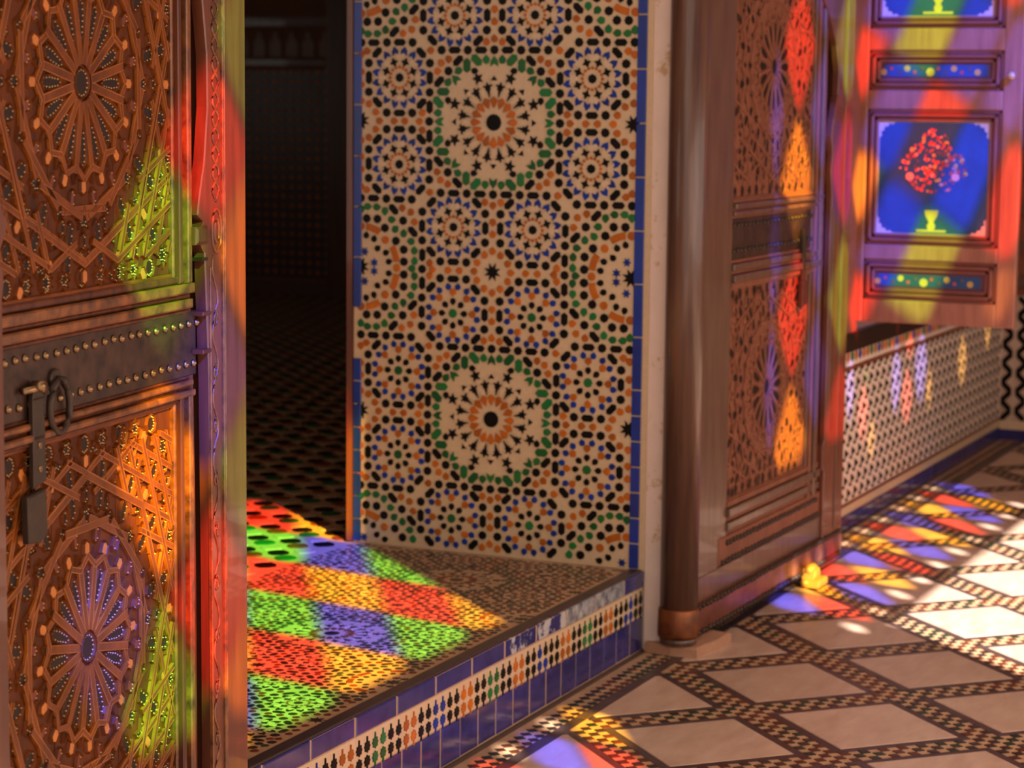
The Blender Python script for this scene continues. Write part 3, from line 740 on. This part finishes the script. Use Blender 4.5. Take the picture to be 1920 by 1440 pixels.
        if rich:
            hz = .0035 + .0004 * (k % 5); e1 = (-d[1] * (wd + .0002), d[0] * (wd + .0002)); e0 = (-d[1] * (wd - .0013), d[0] * (wd - .0013))
            for sg in (1, -1):
                eb.slab([(a[0] + sg * e0[0], a[1] + sg * e0[1]), (e[0] + sg * e0[0], e[1] + sg * e0[1]), (e[0] + sg * e1[0], e[1] + sg * e1[1]), (a[0] + sg * e1[0], a[1] + sg * e1[1])], -.001, hz, 0, FACE)
    def outside(p, d, t0, t1, rad, wd):
        # the stretch of a line that lies beyond the circle of radius rad round the star
        px, py = p[0] - cx, p[1] - cz; bq = px * d[0] + py * d[1]; disc = bq * bq - (px * px + py * py - rad * rad)
        if disc <= 0: strap(p, d, t0, t1, wd); return
        r_ = math.sqrt(disc); strap(p, d, t0, min(t1, -bq - r_), wd); strap(p, d, max(t0, -bq + r_), t1, wd)
    for q, t in enumerate(S22):
        rad = (math.sin(t + R(11.25)), math.cos(t + R(11.25)))
        strap((cx, cz), rad, .030, .150, .0072)
        for sd in (1, -1):        # pointed arch at the end of each petal
            e = (cx + .158 * math.sin(t), cz + .158 * math.cos(t)); a_ = t + math.pi - sd * R(52)
            strap(e, (math.sin(a_), math.cos(a_)), 0, .036, .0050)
        p = (cx + .207 * math.sin(t), cz + .207 * math.cos(t)); d = (math.cos(t), -math.sin(t))
        strap(p, d, -.078, .078, .0066)
        if q % 2:
            p = (cx + .272 * math.sin(t), cz + .272 * math.cos(t)); strap(p, d, -.115, .115, .0066)
    for ang in (22.5, 67.5, 112.5, 157.5):
        d = (math.cos(R(ang)), math.sin(R(ang)))
        for off in ((-.50, -.455, -.41, -.365, -.32, -.275, -.23, .23, .275, .32, .365, .41, .455, .50) if rich else (-.50, -.41, -.32, -.23, .23, .32, .41, .50)):
            outside((cx - d[1] * off, cz + d[0] * off), d, -.6, .6, .262, .0052)
    so_ = b.build('strapwork', mt['strap'], leaf)
    if rich: eb.build('strap_highlight', M['lit_edge'], so_)
    # flat border strip round the panel
    b = MB()
    b.box(u0, u1, v0 - .002, v0 + .006, -.006, .004, FACE, 0, .002); b.box(u0, u1, v1 - .006, v1 + .002, -.006, .004, FACE, 0, .002)
    b.build('panel_edge', mt['strap'], leaf)

def studs(leaf, u0, u1, v, step_, name='stud', r=.0074, mt=None, w0=.004):
    me = MB(); me.lathe([(r, 0), (r * .95, r * .35), (r * .6, r * .8), (r * .15, r)], 8); me = me.mesh(name, mt or M['stud'])
    u = u0
    while u < u1:
        o = bpy.data.objects.new(name, me); C.objects.link(o); o.parent = leaf
        o.matrix_local = FACE @ Matrix.Translation((u + random.uniform(-.002, .002), v + random.uniform(-.0015, .0015), w0)); u += step_

MT1 = dict(rim=M['rim_wood'], wood=M['wood'], strap=M['wood_strap'], dark=M['inlay'], dark2=M['inlay'], button=M['button'], green=M['inlay_green'], red=M['inlay_red'])
MT2 = dict(rim=M['wood2_strap'], wood=M['wood2'], strap=M['wood2_strap'], dark=M['inlay2'], dark2=M['inlay2'], button=M['wood2_strap'], green=M['inlay2'], red=M['wood2_strap'])

# ---- near leaf, swung back against the wall left of the doorway
nl = empty('carved_door_leaf', (-2.34957, -.06, 0), R(8.0), label='near carved door leaf with iron ring and studded band, left of the doorway', category='door', group='carved door leaves of the doorway')
b = MB(); b.box(-1.30, -.30, .02, 2.5, -.060, -.020, FACE); b.build('backing', M['wood_frame'], nl)
carved_panel(nl, -.680, 1.631, (-1.035, -.345, 1.288, 2.02), MT1)
carved_panel(nl, -.685, .687, (-1.035, -.345, .30, 1.058), MT1)
fm = [M['wood_edge'], M['wood_frame']]
vmoulding(nl, 1.275, 2.05, -.345, -.275, fm); vmoulding(nl, .27, 1.07, -.345, -.275, fm)
moulding(nl, -1.04, -.275, 1.218, 1.288, fm, -1); moulding(nl, -1.04, -.275, 1.058, 1.102, fm)
hbar(nl, 'iron_band', M['iron'], -1.04, -.246, 1.102, 1.220, -.010, .005, .002)
studs(nl, -1.03, -.245, 1.199, .034, w0=.005); studs(nl, -1.02, -.245, 1.125, .0345, w0=.005)
GDX = -.014
GAP = [(0, -.236), (.7, -.235), (.95, -.238), (1.10, -.243), (1.24, -.252), (1.31, -.265), (1.335, -.292), (1.39, -.292), (1.414, -.290), (1.476, -.269), (1.563, -.249), (1.69, -.247), (1.783, -.268), (1.9, -.31), (2.02, -.40)]
b = MB(); b.slab([(-.278 if z < 1.3 or 1.5 < z < 1.8 else q + GDX - .012, z) for z, q in reversed([(.02, 0)] + GAP[1:])] + [(q + GDX, z) for z, q in [(.02, -.236)] + GAP[1:]], -.03, .004, .002, FACE)
b.build('wicket_stile', M['wood_frame'], nl)
SUR = [(.02, -.226), (.7, -.225), (.95, -.228), (1.10, -.230), (1.24, -.240), (1.326, -.246), (1.342, -.262), (1.372, -.262), (1.384, -.250), (1.397, -.276), (1.426, -.270), (1.494, -.246), (1.592, -.230), (1.69, -.232), (1.786, -.250), (1.9, -.295), (2.02, -.385), (2.12, -.50), (2.2, -.68)]
b = MB(); b.slab([(s, z) for z, s in SUR] + [(-.68, 2.6), (-.055, 2.6), (-.055, .02)], .002, .024, .003, FACE); b.slab([(s + .03, z) for z, s in SUR] + [(-.65, 2.6), (-.055, 2.6), (-.055, .02)], -.06, .003, 0, FACE)
b.build('arch_surround', M['stile'], nl)
hbar(nl, 'cusp_block', M['wood_frame'], -.292, -.24, 1.343, 1.376, -.02, .030, .006)
hbar(nl, 'cusp_notch', M['inlay'], -.262, -.236, 1.312, 1.318, -.02, .0255, .0)
for z_ in (1.145, 1.215): hbar(nl, 'stile_joint', M['wood_frame'], -.262, -.224, z_ - .004, z_ + .004, -.02, .027, .002)
# left jamb of the wicket arch
b = MB(); b.slab([(-1.30, .02), (-.993, .02), (-.993, 1.30), (-.985, 1.33), (-1.0, 1.37), (-.972, 1.41), (-1.02, 1.50), (-1.09, 1.62), (-1.09, 2.5), (-1.30, 2.5)], -.05, .024, .003, FACE)
b.build('arch_side', M['stile'], nl)
# carved scroll band and ridges on the surround
b = MB()
for ph in (0, math.pi):
    b.tube([(-.199 + .014 * math.sin(z * 95 + ph), -.0245, z) for z in [1.42 + .006 * k for k in range(90)]], .0030, 5)
b.tube([(-.205 + .012 * math.sin(z * 52), -.0245, z) for z in [.05 + .01 * k for k in range(128)]], .0028, 5)
for zc in [.10 + .10 * k for k in range(12)]:
    b.tube([(-.203 + .010 * math.cos(t) * (1 - t / 12), -.0245, zc + .018 * math.sin(t) * (1 - t / 12)) for t in [.5 * q for q in range(18)]], .0022, 5)
b.tube([(-.196 + .021 * math.cos(t), -.0245, 1.365 + .040 * math.sin(t)) for t in [R(20 * q) for q in range(18)]], .0036, 6, closed=True)
b.tube([(-.196 + .010 * math.cos(t), -.0245, 1.365 + .022 * math.sin(t)) for t in [R(20 * q) for q in range(18)]], .0036, 6, closed=True)
b.build('carved_scrolls', M['wood_edge'], nl)
b = MB(); b.box(-.173, -.166, .02, 2.5, .02, .029, FACE, 0, .002); b.box(-.161, -.156, .02, 2.5, .02, .027, FACE, 0, .002); b.box(-.228, -.222, .05, 1.30, .02, .027, FACE, 0, .002)
b.build('ridge_moulding', M['wood_edge'], nl)
# ring knocker and hasp
b = MB(); b.tube([(-.800 + .034 * math.sin(t), -.016, 1.112 + .042 * math.cos(t)) for t in [R(15 * k) for k in range(24)]], .0062, 8, closed=True)
kn = b.build('ring_knocker', M['hasp'], nl)
b = MB(); b.slab([(-.800 + .019 * math.sin(R(30 * k)), 1.158 + .016 * math.cos(R(30 * k))) for k in range(12)], .004, .012, .003, FACE); b.tube([(-.800, -.004, 1.158), (-.800, -.026, 1.156), (-.800, -.026, 1.146)], .006, 8)
b.build('knocker_plate', M['hasp'], kn)
b = MB()
b.slab([(-.892, 1.135), (-.855, 1.135), (-.850, 1.00), (-.893, .992)], .010, .018, .002, FACE)
b.slab([(-.887, 1.152), (-.868, 1.152), (-.855, 1.135), (-.892, 1.135)], .010, .018, .002, FACE)
b.slab([(-.928, .985), (-.866, .990), (-.862, .916), (-.885, .905), (-.925, .910)], .014, .026, .003, FACE)
hp = b.build('hasp', M['hasp'], nl)
b = MB(); b.tube([(-.915, -.012, 1.150), (-.865, -.024, 1.153)], .006, 8); b.tube([(-.878, -.010, 1.155), (-.878, -.032, 1.155)], .009, 10)
for z in (1.06, 1.022): b.slab([(-.872 + .006 * math.sin(R(45 * k)), z + .006 * math.cos(R(45 * k))) for k in range(8)], .016, .020, .001, FACE)
b.build('hasp_pin', M['stud'], hp)

# ---- far leaf, swung back against the wall right of the doorway
fl2 = empty('carved_door_leaf', (0, -.11, 0), R(-1.2), label='duller far door leaf standing on a pivot stone, right of the tiled jamb', category='door', group='carved door leaves of the doorway')
b = MB(); b.box(.06, 1.262, .034, 2.5, -.060, -.020, FACE); b.build('backing', M['wood2_frame'], fl2)
carved_panel(fl2, .735, 1.722, (.372, 1.13, 1.318, 2.1), MT2, False)
carved_panel(fl2, .735, .712, (.372, 1.13, .395, 1.052), MT2, False)
fm2 = [M['wood2_frame'], M['wood2']]
vmoulding(fl2, .29, 2.1, 1.13, 1.225, fm2)
b = MB(); b.box(.10, .29, .14, 2.5, -.03, .012, FACE, 0, .006); b.box(.295, .372, .20, 2.5, -.03, .006, FACE, 0, .004); b.build('hinge_stile', M['wood2_frame'], fl2)
b = MB(); b.box(1.228, 1.264, .30, 2.05, -.03, .004, FACE, 0, .003); b.build('wicket_stile', M['wood2'], fl2)
moulding(fl2, .372, 1.225, 1.262, 1.318, fm2, -1); moulding(fl2, .372, 1.225, 1.052, 1.135, fm2)
hbar(fl2, 'iron_band', M['iron'], .372, 1.255, 1.135, 1.262, -.01, .004, .002)
studs(fl2, .385, 1.24, 1.240, .034, mt=M['hasp']); studs(fl2, .385, 1.24, 1.163, .034, mt=M['hasp'])
moulding(fl2, .372, 1.26, .290, .395, fm2, -1)
hbar(fl2, 'foot_rail', M['wood2'], .30, 1.284, .205, .290, -.03, .010, .003)
hbar(fl2, 'lower_rail', M['wood2_frame'], .10, 1.30, .125, .205, -.03, .014, .003)
hbar(fl2, 'kick_plate', M['plate'], .05, 1.50, .034, .128, -.03, .026, .002)
for z, a, c, wv in ((.268, .37, 1.27, .010), (.214, .33, 1.27, .010), (.122, .10, 1.49, .026), (.044, .10, 1.49, .026)): studs(fl2, a, c, z, .030, mt=M['hasp'], r=.0095, w0=wv)
SUR2 = [(.02, 1.284), (.36, 1.284), (.37, 1.262), (.45, 1.262), (.47, 1.284), (1.20, 1.284), (1.30, 1.290), (1.38, 1.272), (1.44, 1.285), (1.50, 1.268), (1.56, 1.285), (1.64, 1.325), (1.72, 1.330), (1.80, 1.300), (1.88, 1.235), (1.95, 1.150), (2.05, 1.02), (2.15, .74)]
b = MB(); b.slab([(s, z) for z, s in SUR2] + [(.74, 2.5), (1.50, 2.5), (1.50, .02)], .002, .024, .004, FACE); b.slab([(s + .03, z) for z, s in SUR2] + [(.77, 2.5), (1.50, 2.5), (1.50, .02)], -.06, .003, 0, FACE); b.build('arch_surround', M['stile'], fl2)
b = MB(); b.box(1.40, 1.407, .14, 2.5, .02, .029, FACE, 0, .002); b.box(1.30, 1.306, .50, 1.25, .02, .028, FACE, 0, .002); b.build('ridge_moulding', M['wood2_frame'], fl2)
b = MB(); b.slab([(1.012, 1.200), (1.040, 1.200), (1.040, 1.02), (1.012, 1.02)], .010, .020, .002, FACE); b.slab([(.995, 1.03), (1.052, 1.03), (1.052, .955), (.995, .945)], .012, .026, .003, FACE); b.build('hasp', M['hasp'], fl2)
b = MB(); b.lathe([(.056, .135), (.056, 2.5)], 24); b.build('pivot_post', M['post'], fl2)
b = MB(); b.lathe([(.060, .054), (.062, .062), (.060, .135), (.0575, .140)], 24); b.build('pivot_sleeve', M['copper'], fl2)
b = MB(); b.lathe([(.046, .0305), (.054, .036), (.054, .054)], 20); b.build('pivot_foot', M['post'], fl2)
b = MB(); b.slab([(1.04, .004), (1.14, .004), (1.135, .030), (1.045, .030)], .034, .095, .005, FACE); b.slab([(1.055, .030), (1.125, .030), (1.115, .062), (1.065, .062)], .030, .075, .008, FACE)
b.tube([(1.058, -.048, .050), (1.07, -.050, .058), (1.11, -.050, .058), (1.122, -.048, .050)], [.010, .017, .017, .010], 12); b.tube([(1.03, -.045, .018), (1.05, -.045, .018)], .012, 10); b.build('floor_bolt', M['bolt'], fl2)

# pivot stone in the floor
b = MB(); b.slab([(-.020, -.012), (-.040, -.10), (-.035, -.182), (.015, -.185), (.10, -.20), (.205, -.205), (.215, -.15), (.15, -.05), (.14, -.052), (.003, -.052), (.003, -.012)][::-1], .0, .030, .006, FLAT)
b.build('pivot_stone', M['stone'], None, label='rough pale stone block on the floor under the hinge post of the far door leaf', category='stone')

# ------------------------------------------------------------------ painted shutter standing open at right angles to the wall
sh = empty('window_shutter', (2.12, -.010, 0), 0, label='open painted wooden shutter with blue floral panels, right of the far door leaf', category='shutter')
SFm = frame((0, 0, 0), (0, -1, 0), (0, 0, 1), (-1, 0, 0))
def sbar(name, m, u0, u1, v0, v1, w0, w1, bev=.004, parent=sh):
    b = MB(); b.box(u0 - .010, u1 - .010, v0, v1, w0, w1, SFm, 0, bev); return b.build(name, m, parent)
sbar('backing', M['shutter'], .02, .60, .80, 2.7, -.03, -.012)
sbar('stile', M['shutter'], .010, .045, .80, 2.7, -.03, .010); sbar('stile', M['shutter'], .545, .615, .80, 2.7, -.03, .010)
for v0, v1 in ((.80, .885), (1.035, 1.090), (1.590, 1.660), (1.805, 1.885), (2.40, 2.47), (2.62, 2.7)): sbar('rail', M['shutter'], .045, .545, v0, v1, -.03, .010)
def panel(v0, v1, kind):
    f = MB(); u0, u1 = .045, .545
    for d, wv in ((0, .004), (.014, .016), (.030, .006)):
        a, c, e, g = u0 + d - .010, u1 - d - .010, v0 + d, v1 - d; t = .013
        f.box(a, c, e, e + t, -.014, wv, SFm, 0, .003); f.box(a, c, g - t, g, -.014, wv, SFm, 0, .003)
        f.box(a, a + t, e, g, -.014, wv, SFm, 0, .003); f.box(c - t, c, e, g, -.014, wv, SFm, 0, .003)
    pf = f.build('panel_moulding', M['shutter_mould'], sh)
    if kind == 'big':
        sbar('panel_field', M['paint_cream'], u0 + .043, u1 - .043, v0 + .043, v1 - .043, -.014, -.003, 0)
        a, c, e, g = u0 + .051 - .010, u1 - .051 - .010, v0 + .050, v1 - .050; q = .055; out = []
        for X, Y, s0 in ((c - q, g - q, 0), (c - q, e + q, 1), (a + q, e + q, 2), (a + q, g - q, 3)):
            for k in range(9):
                t = s0 * math.pi / 2 + k / 8 * math.pi / 2; rr = q * (1 + .07 * math.cos(k * math.pi)); out.append((X + rr * math.sin(t), Y + rr * math.cos(t)))
        b = MB(); b.slab(out, -.006, -.0015, 0, SFm); b.build('blue_field', M['paint_blue'], sh)
        bq = [MB() for _ in range(5)]; rng = random.Random(int(v0 * 100)); cu, cv = (a + c) / 2, v0 + .29
        for k in range(420):
            x = rng.uniform(-1, 1); y = rng.uniform(-1, 1)
            if abs(x) + abs(y) * .92 > 1 or (y < -.6): continue
            px_, py_ = cu + x * .140, cv + y * .155; r = rng.uniform(.0035, .009)
            bq[rng.choice((0, 0, 0, 1, 2, 2, 3))].slab([(px_ + r * math.sin(R(60 * j)) * rng.uniform(.7, 1.2), py_ + r * math.cos(R(60 * j)) * rng.uniform(.7, 1.2)) for j in range(6)], -.003, -.0008 + .00012 * (k % 6), 0, SFm)
        for x in (-.085, .085): bq[1].slab([(cu + x + .015 * math.sin(R(36 * j)), cv - .035 + .015 * math.cos(R(36 * j))) for j in range(10)], -.003, .0002, 0, SFm)
        bq[4].slab([(cu - .012, v0 + .060), (cu + .012, v0 + .060), (cu + .016, v0 + .075), (cu + .008, v0 + .088), (cu + .022, v0 + .112), (cu + .026, v0 + .132), (cu - .026, v0 + .132), (cu - .022, v0 + .112), (cu - .008, v0 + .088), (cu - .016, v0 + .075)], -.003, .0002, 0, SFm)
        bq[4].box(cu - .055, cu + .055, v0 + .052, v0 + .060, -.003, .0002, SFm)
        for nm, m, mb in (('red_flowers', 'paint_red', bq[0]), ('pink_flowers', 'paint_pink', bq[1]), ('leaves', 'paint_leaf', bq[2]), ('yellow_flowers', 'paint_yellow', bq[3]), ('vase', 'paint_yellow', bq[4])):
            mb.build(nm, M[m], sh, **({'kind': 'stuff'} if nm != 'vase' else {}))
    else:
        sbar('panel_field', M['paint_dark'], u0 + .043, u1 - .043, v0 + .043, v1 - .043, -.014, -.004, 0)
        vm = (v0 + v1) / 2; sbar('blue_field', M['paint_blue'], .105, .485, vm - .021, vm + .021, -.006, -.002, 0)
        b = MB()
        for k in range(13):
            x = .10 + .029 * k - .010; r = .016 if k == 6 else .012 if k % 3 == 0 else .007
            b.slab([(x + r * math.sin(R(45 * j)), vm + r * math.cos(R(45 * j)) + (.007 if k % 2 else -.006)) for j in range(8)], -.004, -.0008, 0, SFm, (0, 1, 2)[k % 3])
        b.build('painted_flowers', [M['paint_yellow'], M['paint_red'], M['paint_leaf']], sh, kind='stuff')
panel(.885, 1.035, 'small'); panel(1.090, 1.590, 'big'); panel(1.660, 1.805, 'small'); panel(1.885, 2.40, 'big'); panel(2.47, 2.62, 'small')
b = MB(); b.lathe([(.012, 0), (.010, .012), (.016, .024), (.010, .034)], 12, SFm @ Matrix.Translation((.568, 1.715, .010))); b.build('knob', M['bolt'], sh)
